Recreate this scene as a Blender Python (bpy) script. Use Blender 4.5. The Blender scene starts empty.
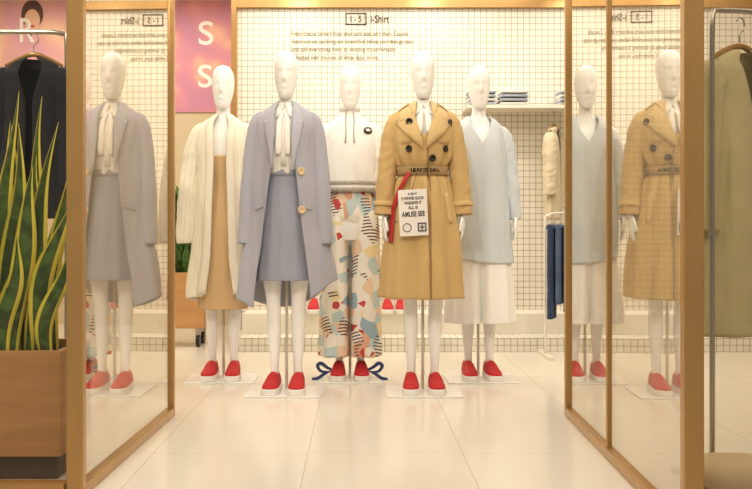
import bpy, bmesh, math, random
import numpy as np
from mathutils import Vector, Matrix, noise
random.seed(7)
sc=bpy.context.scene
try:
    sc.view_settings.view_transform='Standard'
    sc.view_settings.look='None'
except Exception as e: print(e)
COL=sc.collection
pi=math.pi
# ---------------------------------------------------------------- helpers
def lin(c):
    return tuple(((v/255)/12.92 if v/255<=.04045 else ((v/255+.055)/1.055)**2.4) for v in c)+(1,)
def newmat(name):
    m=bpy.data.materials.new(name); m.use_nodes=True
    nt=m.node_tree; b=nt.nodes['Principled BSDF']; return m,nt,b
def mat(name,rgb,rough=.6,metal=0,bump=0,bscale=60,var=0,vscale=6,sheen=0,spec=.5):
    m,nt,b=newmat(name)
    b.inputs['Base Color'].default_value=lin(rgb); b.inputs['Roughness'].default_value=rough
    b.inputs['Metallic'].default_value=metal; b.inputs['Specular IOR Level'].default_value=spec
    if sheen: b.inputs['Sheen Weight'].default_value=sheen
    tc=nt.nodes.new('ShaderNodeTexCoord')
    if var:
        n=nt.nodes.new('ShaderNodeTexNoise'); n.inputs['Scale'].default_value=vscale; n.inputs['Detail'].default_value=4
        nt.links.new(tc.outputs['Object'],n.inputs['Vector'])
        r=nt.nodes.new('ShaderNodeValToRGB')
        c=lin(rgb); r.color_ramp.elements[0].position=.3; r.color_ramp.elements[1].position=.7
        r.color_ramp.elements[0].color=tuple(v*(1-var) for v in c[:3])+(1,)
        r.color_ramp.elements[1].color=tuple(min(1,v*(1+var*.5)) for v in c[:3])+(1,)
        nt.links.new(n.outputs['Fac'],r.inputs['Fac']); nt.links.new(r.outputs['Color'],b.inputs['Base Color'])
    if bump:
        n=nt.nodes.new('ShaderNodeTexNoise'); n.inputs['Scale'].default_value=bscale; n.inputs['Detail'].default_value=3
        nt.links.new(tc.outputs['Object'],n.inputs['Vector'])
        bp=nt.nodes.new('ShaderNodeBump'); bp.inputs['Strength'].default_value=bump; bp.inputs['Distance'].default_value=.01
        nt.links.new(n.outputs['Fac'],bp.inputs['Height']); nt.links.new(bp.outputs['Normal'],b.inputs['Normal'])
    return m
def wood(name,rgb,rough=.4,scale=(1,1,12),k=3,lo=.72,hi=1.12,metal=0):
    m,nt,b=newmat(name); b.inputs['Roughness'].default_value=rough; b.inputs['Metallic'].default_value=metal
    tc=nt.nodes.new('ShaderNodeTexCoord'); mp=nt.nodes.new('ShaderNodeMapping'); mp.inputs['Scale'].default_value=scale
    n=nt.nodes.new('ShaderNodeTexNoise'); n.inputs['Scale'].default_value=k; n.inputs['Detail'].default_value=5; n.inputs['Distortion'].default_value=.6
    r=nt.nodes.new('ShaderNodeValToRGB'); c=lin(rgb)
    r.color_ramp.elements[0].position=.3; r.color_ramp.elements[0].color=tuple(v*lo for v in c[:3])+(1,)
    r.color_ramp.elements[1].position=.7; r.color_ramp.elements[1].color=tuple(min(1,v*hi) for v in c[:3])+(1,)
    L=nt.links.new; L(tc.outputs['Object'],mp.inputs['Vector']); L(mp.outputs['Vector'],n.inputs['Vector']); L(n.outputs['Fac'],r.inputs['Fac']); L(r.outputs['Color'],b.inputs['Base Color'])
    return m
def tiles(name,c1,mort,w,ms,rough,vertical=True,off=(0,0),var=.02,bumpd=.002):
    m,nt,b=newmat(name); L=nt.links.new
    tc=nt.nodes.new('ShaderNodeTexCoord'); sp=nt.nodes.new('ShaderNodeSeparateXYZ'); cb=nt.nodes.new('ShaderNodeCombineXYZ')
    L(tc.outputs['Object'],sp.inputs[0]); L(sp.outputs['X'],cb.inputs['X']); L(sp.outputs['Z' if vertical else 'Y'],cb.inputs['Y'])
    mp=nt.nodes.new('ShaderNodeMapping'); mp.inputs['Location'].default_value=(off[0],off[1],0); L(cb.outputs[0],mp.inputs['Vector'])
    br=nt.nodes.new('ShaderNodeTexBrick'); br.offset=0; br.inputs['Scale'].default_value=1
    br.inputs['Brick Width'].default_value=w; br.inputs['Row Height'].default_value=w; br.inputs['Mortar Size'].default_value=ms
    br.inputs['Mortar Smooth'].default_value=.2
    c=lin(c1); br.inputs['Color1'].default_value=c; br.inputs['Color2'].default_value=tuple(v*(1-var) for v in c[:3])+(1,)
    br.inputs['Mortar'].default_value=lin(mort); L(mp.outputs[0],br.inputs['Vector']); L(br.outputs['Color'],b.inputs['Base Color'])
    bp=nt.nodes.new('ShaderNodeBump'); bp.invert=True; bp.inputs['Strength'].default_value=.3; bp.inputs['Distance'].default_value=bumpd
    L(br.outputs['Fac'],bp.inputs['Height']); L(bp.outputs['Normal'],b.inputs['Normal'])
    b.inputs['Roughness'].default_value=rough
    return m
def glassmat(name,ior,gain=1.0,tint=(1,1,1)):
    m=bpy.data.materials.new(name); m.use_nodes=True; nt=m.node_tree; nt.nodes.clear(); L=nt.links.new
    o=nt.nodes.new('ShaderNodeOutputMaterial'); mx=nt.nodes.new('ShaderNodeMixShader'); f=nt.nodes.new('ShaderNodeFresnel'); f.inputs['IOR'].default_value=ior
    t=nt.nodes.new('ShaderNodeBsdfTransparent'); t.inputs['Color'].default_value=(*tint,1)
    g=nt.nodes.new('ShaderNodeBsdfGlossy'); g.inputs['Roughness'].default_value=.0; g.inputs['Color'].default_value=(.95,.92,.87,1)
    geo=nt.nodes.new('ShaderNodeNewGeometry'); s=nt.nodes.new('ShaderNodeMath'); s.operation='MULTIPLY_ADD'; s.inputs[1].default_value=-2; s.inputs[2].default_value=1
    L(geo.outputs['Backfacing'],s.inputs[0])
    dv=nt.nodes.new('ShaderNodeMath'); dv.operation='POWER'; dv.inputs[0].default_value=ior; L(s.outputs[0],dv.inputs[1])
    L(dv.outputs[0],f.inputs['IOR'])
    gn=nt.nodes.new('ShaderNodeMath'); gn.operation='MULTIPLY'; gn.inputs[1].default_value=gain; gn.use_clamp=True; L(f.outputs[0],gn.inputs[0])
    L(gn.outputs[0],mx.inputs[0]); L(t.outputs[0],mx.inputs[1]); L(g.outputs[0],mx.inputs[2]); L(mx.outputs[0],o.inputs['Surface'])
    return m
def empty(name,loc,label=None,category=None,rotz=0,parent=None,group=None):
    e=bpy.data.objects.new(name,None); e.location=loc; e.rotation_euler=(0,0,rotz); e.empty_display_size=.1
    COL.objects.link(e)
    if label: e['label']=label
    if category: e['category']=category
    if group: e['group']=group
    if parent: e.parent=parent
    return e
def mk(name,verts,faces,m=None,parent=None,smooth=True,uvs=None,thick=0,off=0,loc=None,rot=None,label=None,category=None,kind=None,bevel=0,weld=False):
    me=bpy.data.meshes.new(name); me.from_pydata([tuple(v) for v in verts],[],faces); me.update()
    if uvs is not None:
        ul=me.uv_layers.new(name='UVMap')
        for l in me.loops: ul.data[l.index].uv=uvs[l.vertex_index]
    if weld:
        bm=bmesh.new(); bm.from_mesh(me); bmesh.ops.remove_doubles(bm,verts=bm.verts[:],dist=1e-5); bm.to_mesh(me); bm.free()
    if smooth:
        for p in me.polygons: p.use_smooth=True
    return fin(name,me,m,parent,thick,off,loc,rot,label,category,kind,bevel)
def fin(name,me,m=None,parent=None,thick=0,off=0,loc=None,rot=None,label=None,category=None,kind=None,bevel=0):
    o=bpy.data.objects.new(name,me); COL.objects.link(o)
    if m: 
        me.materials.clear(); me.materials.append(m)
    if parent: o.parent=parent
    if loc: o.location=loc
    if rot: o.rotation_euler=rot
    if thick:
        s=o.modifiers.new('solid','SOLIDIFY'); s.thickness=thick; s.offset=off
    if bevel:
        s=o.modifiers.new('bev','BEVEL'); s.width=bevel; s.segments=2; s.limit_method='ANGLE'
    if label: o['label']=label
    if category: o['category']=category
    if kind: o['kind']=kind
    return o
def boxdata(x0,x1,y0,y1,z0,z1,v,f):
    b=len(v)
    v+= [(x0,y0,z0),(x1,y0,z0),(x1,y1,z0),(x0,y1,z0),(x0,y0,z1),(x1,y0,z1),(x1,y1,z1),(x0,y1,z1)]
    f+= [tuple(b+i for i in q) for q in [(0,3,2,1),(4,5,6,7),(0,1,5,4),(1,2,6,5),(2,3,7,6),(3,0,4,7)]]
def box(name,x0,x1,y0,y1,z0,z1,m,parent=None,bevel=.002,**k):
    v=[];f=[]; boxdata(x0,x1,y0,y1,z0,z1,v,f)
    return mk(name,v,f,m,parent,smooth=False,bevel=bevel,**k)
def boxes(name,L_,m,parent=None,bevel=.002,**k):
    v=[];f=[]
    for b in L_: boxdata(*b,v,f)
    return mk(name,v,f,m,parent,smooth=False,bevel=bevel,**k)
def cr(P,m):
    P=np.array(P,float); n=len(P)
    Q=np.vstack([2*P[0]-P[1],P,2*P[-1]-P[-2]]); out=[]
    for i in range(n-1):
        p0,p1,p2,p3=Q[i],Q[i+1],Q[i+2],Q[i+3]
        for t in np.linspace(0,1,16,endpoint=False):
            out.append(.5*((2*p1)+(-p0+p2)*t+(2*p0-5*p1+4*p2-p3)*t*t+(-p0+3*p1-3*p2+p3)*t**3))
    out.append(P[-1]); out=np.array(out)
    d=np.r_[0,np.cumsum(np.linalg.norm(np.diff(out[:,:3],axis=0),axis=1))]
    s=np.linspace(0,d[-1],m)
    return np.stack([np.interp(s,d,out[:,k]) for k in range(out.shape[1])],1)
def tube(path,n=16,cap=True,wr=0,seed=0,flat=1,v=None,f=None,uv=None,wk=14,m=None,ribs=0,nr=12):
    if v is None: v=[];f=[]
    D=cr(path,m or max(8,len(path)*6)); base=len(v); m_=len(D)
    prev=None
    for i in range(m_):
        p=Vector(D[i,:3]); a=Vector(D[max(0,i-1),:3]); b=Vector(D[min(m_-1,i+1),:3]); t=(b-a).normalized()
        ref=Vector((0,1,0)) if abs(t.y)<.9 else Vector((1,0,0))
        u=t.cross(ref).normalized() if prev is None else (prev-t*prev.dot(t)).normalized(); prev=u
        w=t.cross(u)
        for j in range(n):
            th=2*pi*j/n; r=D[i,3]
            if wr: 
                q=Vector((math.cos(th)*1.3+seed,math.sin(th)*1.3,i/m_*wk*.5)); r*=1+wr*noise.noise(q)*2
                q2=Vector((math.cos(th)*1.1+seed+9,math.sin(th)*1.1,i/m_*wk*1.3+math.cos(th)*1.2)); r*=1+wr*noise.noise(q2)*1.4
            if ribs: r*=1+ribs*math.sin(nr*th)
            v.append(p+u*math.cos(th)*r+w*math.sin(th)*r*flat)
            if uv is not None: uv.append((j/n,i/m_))
    for i in range(m_-1):
        for j in range(n):
            a=base+i*n+j; b=base+i*n+(j+1)%n
            f.append((a,b,b+n,a+n))
    if cap:
        f.append(tuple(base+j for j in range(n))[::-1]); f.append(tuple(base+(m_-1)*n+j for j in range(n)))
    return v,f
def tubeobj(name,path,m,parent=None,n=14,**k):
    v,f=tube(path,n=n); return mk(name,v,f,m,parent,**k)
def cyl(name,p,r,h,m,parent=None,n=24,axis='z',bevel=.0,**k):
    v=[];f=[]
    for s in (0,1):
        for j in range(n):
            a=2*pi*j/n; c,d=math.cos(a)*r,math.sin(a)*r
            q={'z':(c,d,s*h),'y':(c,s*h,d),'x':(s*h,c,d)}[axis]; v.append((p[0]+q[0],p[1]+q[1],p[2]+q[2]))
    f=[(j,(j+1)%n,(j+1)%n+n,j+n) for j in range(n)]+[tuple(range(n))[::-1],tuple(range(n,2*n))]
    o=mk(name,v,f,m,parent,smooth=False,bevel=bevel,**k); return o
class Garment:
    def __init__(s,prof,fold=None,wr=.02,seed=0,sq=1.0):
        s.P=np.array([(p[0],p[1],p[2],p[3] if len(p)>3 else 0) for p in prof],float)
        s.fold=fold; s.wr=wr; s.seed=seed; s.sq=sq
        Q=np.stack([s.P[:,0],s.P[:,1],s.P[:,2],s.P[:,3]],1); s.D=cr(Q,120)
        s.z0=s.P[0,0]; s.z1=s.P[-1,0]
    def at(s,z):
        zz=-s.D[:,0]; return [np.interp(-z,zz,s.D[:,k]) for k in (1,2,3)]
    def pt(s,t,row,off=0):
        z,a,b,cy=row
        f=s.fold(t,z) if s.fold else 0
        k=min(1,(s.z0-z)/.12)
        f+=s.wr*2*noise.noise(Vector((math.sin(t)*1.6+s.seed,math.cos(t)*1.6,z*3.5)))*k
        f+=s.wr*1.5*noise.noise(Vector((math.sin(t)*4+s.seed*2,math.cos(t)*4,z*6+math.sin(t)*3)))*k
        f+=s.wr*.6*noise.noise(Vector((math.sin(t)*7+s.seed*3,math.cos(t)*7,z*13-math.sin(t)*6)))*k
        st,ct=math.sin(t),math.cos(t)
        return Vector(((a+off)*st*(1+f), cy-(b+off)*ct*(1+f), z))
    def front(s,x,z,off=0,dz=0):
        a,b,cy=s.at(z); t=math.asin(max(-.99,min(.99,x/a)))
        p=s.pt(t,(z,a,b,cy),off); return Vector((x,p.y,z))
    def build(s,name,m,parent,n=120,rows=90,gap=None,hem=None,thick=.005,label=None,skew=0):
        D=cr(s.P,rows); v=[];f=[];uv=[]
        for i,row in enumerate(D):
            gl=gr=0
            if gap:
                gz=[-q[0] for q in gap]; gl=np.interp(-row[0],gz,[q[1] for q in gap]); gr=np.interp(-row[0],gz,[q[-1] for q in gap])
            for j in range(n+1):
                t=gr+(2*pi-gl-gr)*j/n if gap else 2*pi*j/n
                p=s.pt(t,row)
                if hem: p.z+=hem(t)*(i/(rows-1))**3
                v.append(p); uv.append((j/n,i/rows))
        N=n+1
        for i in range(rows-1):
            for j in range(n):
                a=i*N+j; f.append((a,a+1,a+1+N,a+N))
        return mk(name,v,f,m,parent,uvs=uv,thick=thick,off=0,label=label,weld=True)
    def patch(s,name,poly,m,parent,off=.006,thick=.003,cuts=5,label=None,smooth=True):
        bm=bmesh.new(); vs=[bm.verts.new((x,0,z)) for x,z in poly]; bm.faces.new(vs)
        bmesh.ops.triangulate(bm,faces=bm.faces[:]); bmesh.ops.subdivide_edges(bm,edges=bm.edges[:],cuts=cuts,use_grid_fill=True)
        bm.normal_update()
        for q in bm.verts: q.co=s.front(q.co.x,q.co.z,off)
        me=bpy.data.meshes.new(name); bm.to_mesh(me); bm.free()
        for p in me.polygons: p.use_smooth=smooth
        return fin(name,me,m,parent,thick=thick,off=0,label=label)
    def band(s,name,z0,z1,off,m,parent,thick=.004,n=96,t0=0,t1=2*pi):
        v=[];f=[]
        for i,z in enumerate((z0,(z0+z1)/2,z1)):
            a,b,cy=s.at(z)
            for j in range(n+1): 
                p=s.pt(t0+(t1-t0)*j/n,(z,a,b,cy),off); v.append(p)
        for i in range(2):
            for j in range(n): a=i*(n+1)+j; f.append((a,a+1,a+n+2,a+n+1))
        return mk(name,v,f,m,parent,thick=thick,weld=True)
def textmesh(s,width=None,height=None,align='CENTER',bold=0):
    cu=bpy.data.curves.new('t','FONT'); cu.body=s; cu.align_x=align; cu.size=1; cu.extrude=0
    if bold: cu.offset=bold
    o=bpy.data.objects.new('t',cu); COL.objects.link(o); bpy.context.view_layer.update()
    dg=bpy.context.evaluated_depsgraph_get(); me=bpy.data.meshes.new_from_object(o.evaluated_get(dg))
    V=np.array([v.co for v in me.vertices]); F=[tuple(p.vertices) for p in me.polygons]
    bpy.data.objects.remove(o); bpy.data.curves.remove(cu)
    w=V[:,0].max()-V[:,0].min(); h=V[:,1].max()-V[:,1].min()
    k=(width/w) if width else (height/h)
    kx=ky=k
    if width and height: ky=height/h
    V[:,0]=(V[:,0]-(V[:,0].min()+V[:,0].max())/2)*kx; V[:,1]=(V[:,1]-(V[:,1].min()+V[:,1].max())/2)*ky
    return V,F
def textlines(name,lines,m,parent,y,conf=None,bold=.012,**k):
    for (s,cx,cz,w,h) in lines:
        V,F_=textmesh(s,w,h,bold=bold); v=[]
        for q in V:
            x,z=cx+q[0],cz+q[1]
            v.append(conf(x,z) if conf else Vector((x,y,z)))
        mk(name,v,F_,m,parent,smooth=False,**k)

# ---------------------------------------------------------------- materials
M_wood=wood('gold_wood',(188,146,88),.25,(3,3,1),4,.94,1.03,metal=.4)
M_planter=wood('planter_wood',(200,148,92),.5,(1.2,1,9),3,.84,1.06)
M_floor=tiles('floor_tile',(238,229,214),(212,198,176),.6,.0022,.16,False,(.194,.1),.03,.001)
M_mosaic=tiles('mosaic_tile',(238,232,217),(162,143,116),.047,.0023,.35,True)
M_wall=mat('wall_paint',(216,200,168),.8,bump=.05,bscale=200)
M_ceil=mat('ceiling_paint',(238,233,222),.9,bump=.05,bscale=100)
M_board=mat('board_white',(236,229,214),.55,bump=.03,bscale=90)
M_mann=mat('mannequin_white',(250,248,244),.2,bump=.01,bscale=30)
M_ink=mat('ink_dark',(60,52,40),.7,bump=.02)
M_ink2=mat('ink_grey',(124,120,92),.7,bump=.02)
M_black=mat('black_plastic',(22,20,22),.35,bump=.02)
M_dkbrown=mat('dark_brown_base',(84,64,46),.5,bump=.05)
M_chrome=mat('brushed_steel',(190,184,172),.25,metal=1,bump=.01)
M_pole=mat('pole_light_steel',(214,206,192),.35,metal=.3,bump=.01)
M_whitemet=mat('white_metal',(232,224,208),.4,bump=.01)
M_plate=mat('base_plate_white',(246,242,235),.2,bump=.01)
M_glass=glassmat('pane_glass',2.1,1.9,(.88,.86,.82))
M_glass2=glassmat('window_glass',1.3,1,(.97,.96,.94))
def fabric(name,rgb,bump=.2,sc_=350,var=.04,rough=.9): return mat(name,rgb,rough,bump=bump,bscale=sc_,var=var,vscale=5,sheen=.1)
M_trench=fabric('trench_cotton',(206,172,114))
M_trench2=fabric('trench_cotton_light',(216,184,128))
M_trenchd=fabric('trench_dark_lining',(160,124,76))
M_belt=fabric('belt_webbing',(176,144,98))
M_blue=fabric('lavender_wool',(172,171,182))
M_blue2=fabric('lavender_wool_light',(182,181,192))
M_skirtb=fabric('blue_grey_crepe',(158,160,174))
M_blouse=mat('white_silk',(246,240,230),.5,bump=.05,bscale=80,sheen=.1)
M_knit_w=fabric('white_jersey',(248,245,240))
M_tan=fabric('tan_dress',(216,180,132))
M_sky=fabric('pale_blue_knit',(208,215,219))
M_wpant=fabric('white_culotte',(251,248,242))
M_navy=mat('navy_ribbon',(42,58,110),.5,bump=.05)
M_blackcloth=fabric('black_cloth',(30,32,40),var=.1)
M_olive=fabric('olive_cloth',(208,194,146),var=.1)
M_olive2=fabric('olive_cloth_light',(218,204,164),var=.1)
M_cream=fabric('cream_cloth',(244,235,213))
M_beige=fabric('beige_knit',(216,200,170))
M_denims=[fabric('denim_%d'%i,c,var=.3) for i,c in enumerate([(46,64,98),(82,102,132),(58,76,108),(40,52,80)])]
M_redc=mat('red_canvas',(200,30,38),.6,bump=.2,bscale=300)
M_redr=mat('red_ribbon',(190,36,46),.5,bump=.05)
M_rubber=mat('white_rubber',(242,237,230),.5,bump=.02)
M_lace=mat('lace_light',(190,182,170),.8,bump=.4,bscale=120,var=.4,vscale=150)
M_cord=mat('cord_grey',(176,168,158),.8,bump=.05)
M_tag=mat('paper_tag',(234,226,218),.6,bump=.02)
M_btn=mat('button_black',(30,24,22),.25,bump=.01)
M_btnb=mat('button_horn',(224,196,150),.3,bump=.02)
M_rib=fabric('cream_rib_knit',(248,240,218))
def patternmat():
    m,nt,b=newmat('print_trousers'); L=nt.links.new; b.inputs['Roughness'].default_value=.8
    tc=nt.nodes.new('ShaderNodeTexCoord'); mp=nt.nodes.new('ShaderNodeMapping'); mp.inputs['Scale'].default_value=(1,.25,.75)
    L(tc.outputs['Object'],mp.inputs['Vector'])
    def vor(scale,loc,rz=.5,met='EUCLIDEAN'):
        m2=nt.nodes.new('ShaderNodeMapping'); m2.inputs['Location'].default_value=loc; m2.inputs['Rotation'].default_value=(.1,rz,0); L(mp.outputs[0],m2.inputs['Vector'])
        v=nt.nodes.new('ShaderNodeTexVoronoi'); v.distance=met; v.inputs['Scale'].default_value=scale; L(m2.outputs[0],v.inputs['Vector'])
        s=nt.nodes.new('ShaderNodeSeparateColor'); L(v.outputs['Color'],s.inputs[0]); return v,s,m2
    v,s,_=vor(18,(0,0,0))
    r=nt.nodes.new('ShaderNodeValToRGB'); r.color_ramp.interpolation='CONSTANT'
    cols=[(0,(246,240,228)),(.20,(242,212,182)),(.36,(246,240,228)),(.46,(200,218,218)),(.60,(246,240,228)),(.70,(244,226,176)),(.80,(246,240,228)),(.90,(160,184,198)),(.96,(232,176,146))]
    e=r.color_ramp.elements; e[0].position=0; e[0].color=lin(cols[0][1]); e[1].position=cols[1][0]; e[1].color=lin(cols[1][1])
    for p,c in cols[2:]:
        q=e.new(p); q.color=lin(c)
    L(s.outputs[0],r.inputs['Fac'])
    v2,s2,m2=vor(17,(3,1,2),.9)
    w=nt.nodes.new('ShaderNodeTexWave'); w.bands_direction='DIAGONAL'; w.inputs['Scale'].default_value=34; L(m2.outputs[0],w.inputs['Vector'])
    g1=nt.nodes.new('ShaderNodeMath'); g1.operation='GREATER_THAN'; g1.inputs[1].default_value=.86; L(s2.outputs[0],g1.inputs[0])
    g2=nt.nodes.new('ShaderNodeMath'); g2.operation='GREATER_THAN'; g2.inputs[1].default_value=.65; L(w.outputs['Fac'],g2.inputs[0])
    g3=nt.nodes.new('ShaderNodeMath'); g3.operation='MULTIPLY'; L(g1.outputs[0],g3.inputs[0]); L(g2.outputs[0],g3.inputs[1])
    mx=nt.nodes.new('ShaderNodeMixRGB'); mx.inputs[2].default_value=lin((84,68,68)); L(g3.outputs[0],mx.inputs[0]); L(r.outputs[0],mx.inputs[1])
    v3,s3,m3=vor(30,(7,4,5),-.4)
    g4=nt.nodes.new('ShaderNodeMath'); g4.operation='GREATER_THAN'; g4.inputs[1].default_value=.965; L(s3.outputs[1],g4.inputs[0])
    mx2=nt.nodes.new('ShaderNodeMixRGB'); mx2.inputs[2].default_value=lin((200,76,70)); L(g4.outputs[0],mx2.inputs[0]); L(mx.outputs[0],mx2.inputs[1])
    L(mx2.outputs[0],b.inputs['Base Color']); return m
M_print=patternmat()
def leafmat(name,green,edge,w,dark=.5):
    m,nt,b=newmat(name); L=nt.links.new; b.inputs['Roughness'].default_value=.4
    tc=nt.nodes.new('ShaderNodeTexCoord'); s=nt.nodes.new('ShaderNodeSeparateXYZ'); L(tc.outputs['UV'],s.inputs[0])
    a=nt.nodes.new('ShaderNodeMath'); a.operation='SUBTRACT'; a.inputs[1].default_value=.5; L(s.outputs[0],a.inputs[0])
    ab=nt.nodes.new('ShaderNodeMath'); ab.operation='ABSOLUTE'; L(a.outputs[0],ab.inputs[0])
    g=nt.nodes.new('ShaderNodeMath'); g.operation='GREATER_THAN'; g.inputs[1].default_value=w; L(ab.outputs[0],g.inputs[0])
    n=nt.nodes.new('ShaderNodeTexNoise'); n.inputs['Scale'].default_value=18; L(tc.outputs['Object'],n.inputs['Vector'])
    r=nt.nodes.new('ShaderNodeValToRGB'); c=lin(green); r.color_ramp.elements[0].position=.42; r.color_ramp.elements[1].position=.6
    r.color_ramp.elements[0].color=tuple(v*dark for v in c[:3])+(1,); r.color_ramp.elements[1].color=c; L(n.outputs['Fac'],r.inputs['Fac'])
    mx=nt.nodes.new('ShaderNodeMixRGB'); mx.inputs[2].default_value=lin(edge); L(g.outputs[0],mx.inputs[0]); L(r.outputs[0],mx.inputs[1]); L(mx.outputs[0],b.inputs['Base Color'])
    return m
M_snake=leafmat('snake_leaf',(86,114,50),(236,220,84),.31,.45)
M_leaf=leafmat('bush_leaf',(80,124,52),(110,150,66),.45)
M_soil=mat('soil',(60,42,28),.95,bump=.6,bscale=60)

# ---------------------------------------------------------------- camera
F=900.
cam=bpy.data.cameras.new('camera'); co=bpy.data.objects.new('camera',cam); COL.objects.link(co); sc.camera=co
co.location=(0,0,.87); co.rotation_euler=(pi/2,0,0); cam.sensor_width=36; cam.lens=36*F/752
cam.shift_x=18/752; cam.shift_y=-15.5/752; cam.clip_start=.05

# ---------------------------------------------------------------- room
def struct(name,*a,**k): return box(name,*a,kind='structure',bevel=0,**k)
struct('floor',-3.7,3.7,-2,8.4,-.1,0,M_floor)
struct('ceiling',-3.7,3.7,-2,8.4,2.95,3.05,M_ceil)
struct('wall_left',-3.8,-3.7,2.4,8.4,0,2.95,M_wall)
struct('wall_right',3.7,3.8,2.4,8.4,0,2.95,M_wall)
struct('wall_poster',-3.7,-.95,8.2,8.3,0,2.95,M_wall)
struct('wall_back',-.92,3.7,6.9,7.0,0,2.95,M_mosaic)
struct('wall_return',-.95,-.92,6.9,8.2,0,2.95,M_wall)
struct('trim_1',-.94,3.7,6.86,6.9,2.56,2.62,M_wood)
struct('trim_2',-.965,-.925,6.85,6.9,0,2.62,M_wood)
box('display_platform',-.9,3.2,6.37,6.899,0.0,.10,M_mosaic,label='low mosaic tiled display platform along the grid wall',category='platform')
box('display_bench',-.85,3.0,6.6,6.898,.101,.25,M_board,label='cream painted bench on the tiled platform',category='bench')

def frame_line(name,p0,p1,posts,w,label):
    root=empty(name,(p0[0],p0[1],0),label,'glass partition')
    d=Vector((p1[0]-p0[0],p1[1]-p0[1],0)); Lh=d.length; root.rotation_euler=(0,0,math.atan2(d.y,d.x))
    for s,ww,dd in posts:
        box('post',s-ww/2,s+ww/2,-dd/2,dd/2,0,2.949,M_wood,root,bevel=.004)
    box('bottom_rail',.03,Lh-.03,-.02,.02,.001,.04,M_wood,root,bevel=.003)
    ss=sorted(p[0] for p in posts); 
    for a,b in zip(ss[:-1],ss[1:]):
        box('glass_pane',a+.02,b-.02,-.002,.002,.035,2.94,M_glass,root,bevel=0)
    return root
frame_line('glass_partition',(-.908,2.9),(-.873,4.2),[(0,.035,.055),(1.30,.03,.035)],.06,'gold-framed glass side panel of the entrance beside the potted plant')
frame_line('glass_partition',(.928,2.5),(.983,4.2),[(0,.04,.055),(.93,.022,.024),(1.70,.03,.036)],.06,'gold-framed glass side panel with a slim middle post')
def shopwin(x0,x1,y,label):
    r=empty('shop_window',((x0+x1)/2,y,0),label,'window'); h=(x1-x0)/2
    box('glass_pane',-h,h,-.004,.004,.055,2.94,M_glass2,r,bevel=0)
    box('bottom_rail',-h,h,-.03,.03,.001,.055,M_wood,r)
    s=-1 if x0<0 else 1
    box('post',s*h-.03,s*h+.03,-.03,.03,0,2.94,M_wood,r)
shopwin(-3.3,-.94,2.9,'large front shop window pane with wooden bottom rail')
shopwin(.975,3.3,2.5,'large front shop window pane with wooden rail by the clothes rack')

# ---------------------------------------------------------------- signage
sg=empty('wall_sign',(-.15,6.899,2.34),'dark heading and paragraph lettering on the grid wall','sign')
def px(x,Y=6.88): return (x-358)/F*Y+.15
def pz(y,Y=6.88): return .87+(229-y)/F*Y-2.34
ls=[('I - 5',px(356),pz(18.5),.085,.050),('i-Shirt',px(380),pz(18.5),.14,.058)]
textlines('heading_lettering',ls,M_ink,sg,-.004,bold=.01)
ls=[('Freely choose forward from your parts and carry them. Casually',px(350),pz(33.5),.90,.046),
 ('Items you are searching and cannot find before your days go cosy,',px(353),pz(41.5),.93,.046),
 ('and add everything lively by knitting it comfortably.',px(344),pz(49.5),.80,.046),
 ('Selected with the look of white days. In line.',px(336),pz(57.5),.66,.046)]
textlines('paragraph_lettering',ls,M_ink2,sg,-.004,bold=.004)
bx0,bx1,bz0,bz1=px(345.5),px(366.5),pz(24.5),pz(12.5)
boxes('lettering_border',[(bx0,bx1,-.004,-.002,bz0,bz0+.008),(bx0,bx1,-.004,-.002,bz1-.008,bz1),(bx0,bx0+.008,-.004,-.002,bz0,bz1),(bx1-.008,bx1,-.004,-.002,bz0,bz1)],M_ink,sg,bevel=0)
def postermat(name,a,b_,c_,scale):
    m,nt,b=newmat(name); L=nt.links.new; b.inputs['Roughness'].default_value=.6
    tc=nt.nodes.new('ShaderNodeTexCoord'); v=nt.nodes.new('ShaderNodeTexVoronoi'); v.feature='SMOOTH_F1'; v.inputs['Scale'].default_value=scale
    L(tc.outputs['Object'],v.inputs['Vector']); r=nt.nodes.new('ShaderNodeValToRGB'); L(v.outputs['Distance'],r.inputs['Fac'])
    r.color_ramp.elements[0].color=lin(a); r.color_ramp.elements[0].position=.15; r.color_ramp.elements[1].color=lin(c_); r.color_ramp.elements[1].position=.6
    q=r.color_ramp.elements.new(.35); q.color=lin(b_); L(r.outputs[0],b.inputs['Base Color']); return m
M_p1=postermat('poster_pink',(240,184,160),(224,150,164),(206,140,168),5)
M_p2=postermat('poster_pink_peach',(246,206,180),(236,180,176),(224,168,186),4)
M_let=mat('letter_white',(252,246,240),.6,bump=.01)
M_skin=mat('poster_skin',(236,190,164),.7,bump=.01); M_hair=mat('poster_hair',(90,56,50),.7,bump=.01); M_lip=mat('poster_lip',(200,70,80),.6,bump=.01)
def qx(x): return (x-358)/F*8.18
def qz(y): return .87+(229-y)/F*8.18
def glyph_thing(x0,x1,y0,y1,m,letters,label):
    r=empty('poster',(qx((x0+x1)/2),8.199,qz((y0+y1)/2)),label,'poster'); cx,cz=r.location.x,r.location.z
    box('poster_sheet',qx(x0)-cx,qx(x1)-cx,-.012,-.001,qz(y1)-cz,qz(y0)-cz,m,r,bevel=0)
    textlines('lettering',[(c,qx(x)-cx,qz(y)-cz,w/F*8.18,h/F*8.18) for c,x,y,w,h in letters],M_let,r,-.0145)
    return r,cx,cz
glyph_thing(174,236,-3,112,M_p1,[('S',206,33,15,24),('S',205,76,14,23)],'pink and mauve poster with large white letters S S')
r,cx,cz=glyph_thing(-12,92,-3,120,M_p2,[('R',27,30,15,24)],'pink and peach fashion poster with a face and white letter R')
def disc(name,x,z,a,b,m,par,y):
    v=[(x+a*math.cos(t*pi/16),y,z+b*math.sin(t*pi/16)) for t in range(32)]; return mk(name,v,[tuple(range(32))],m,par,smooth=False,thick=.001)
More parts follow.
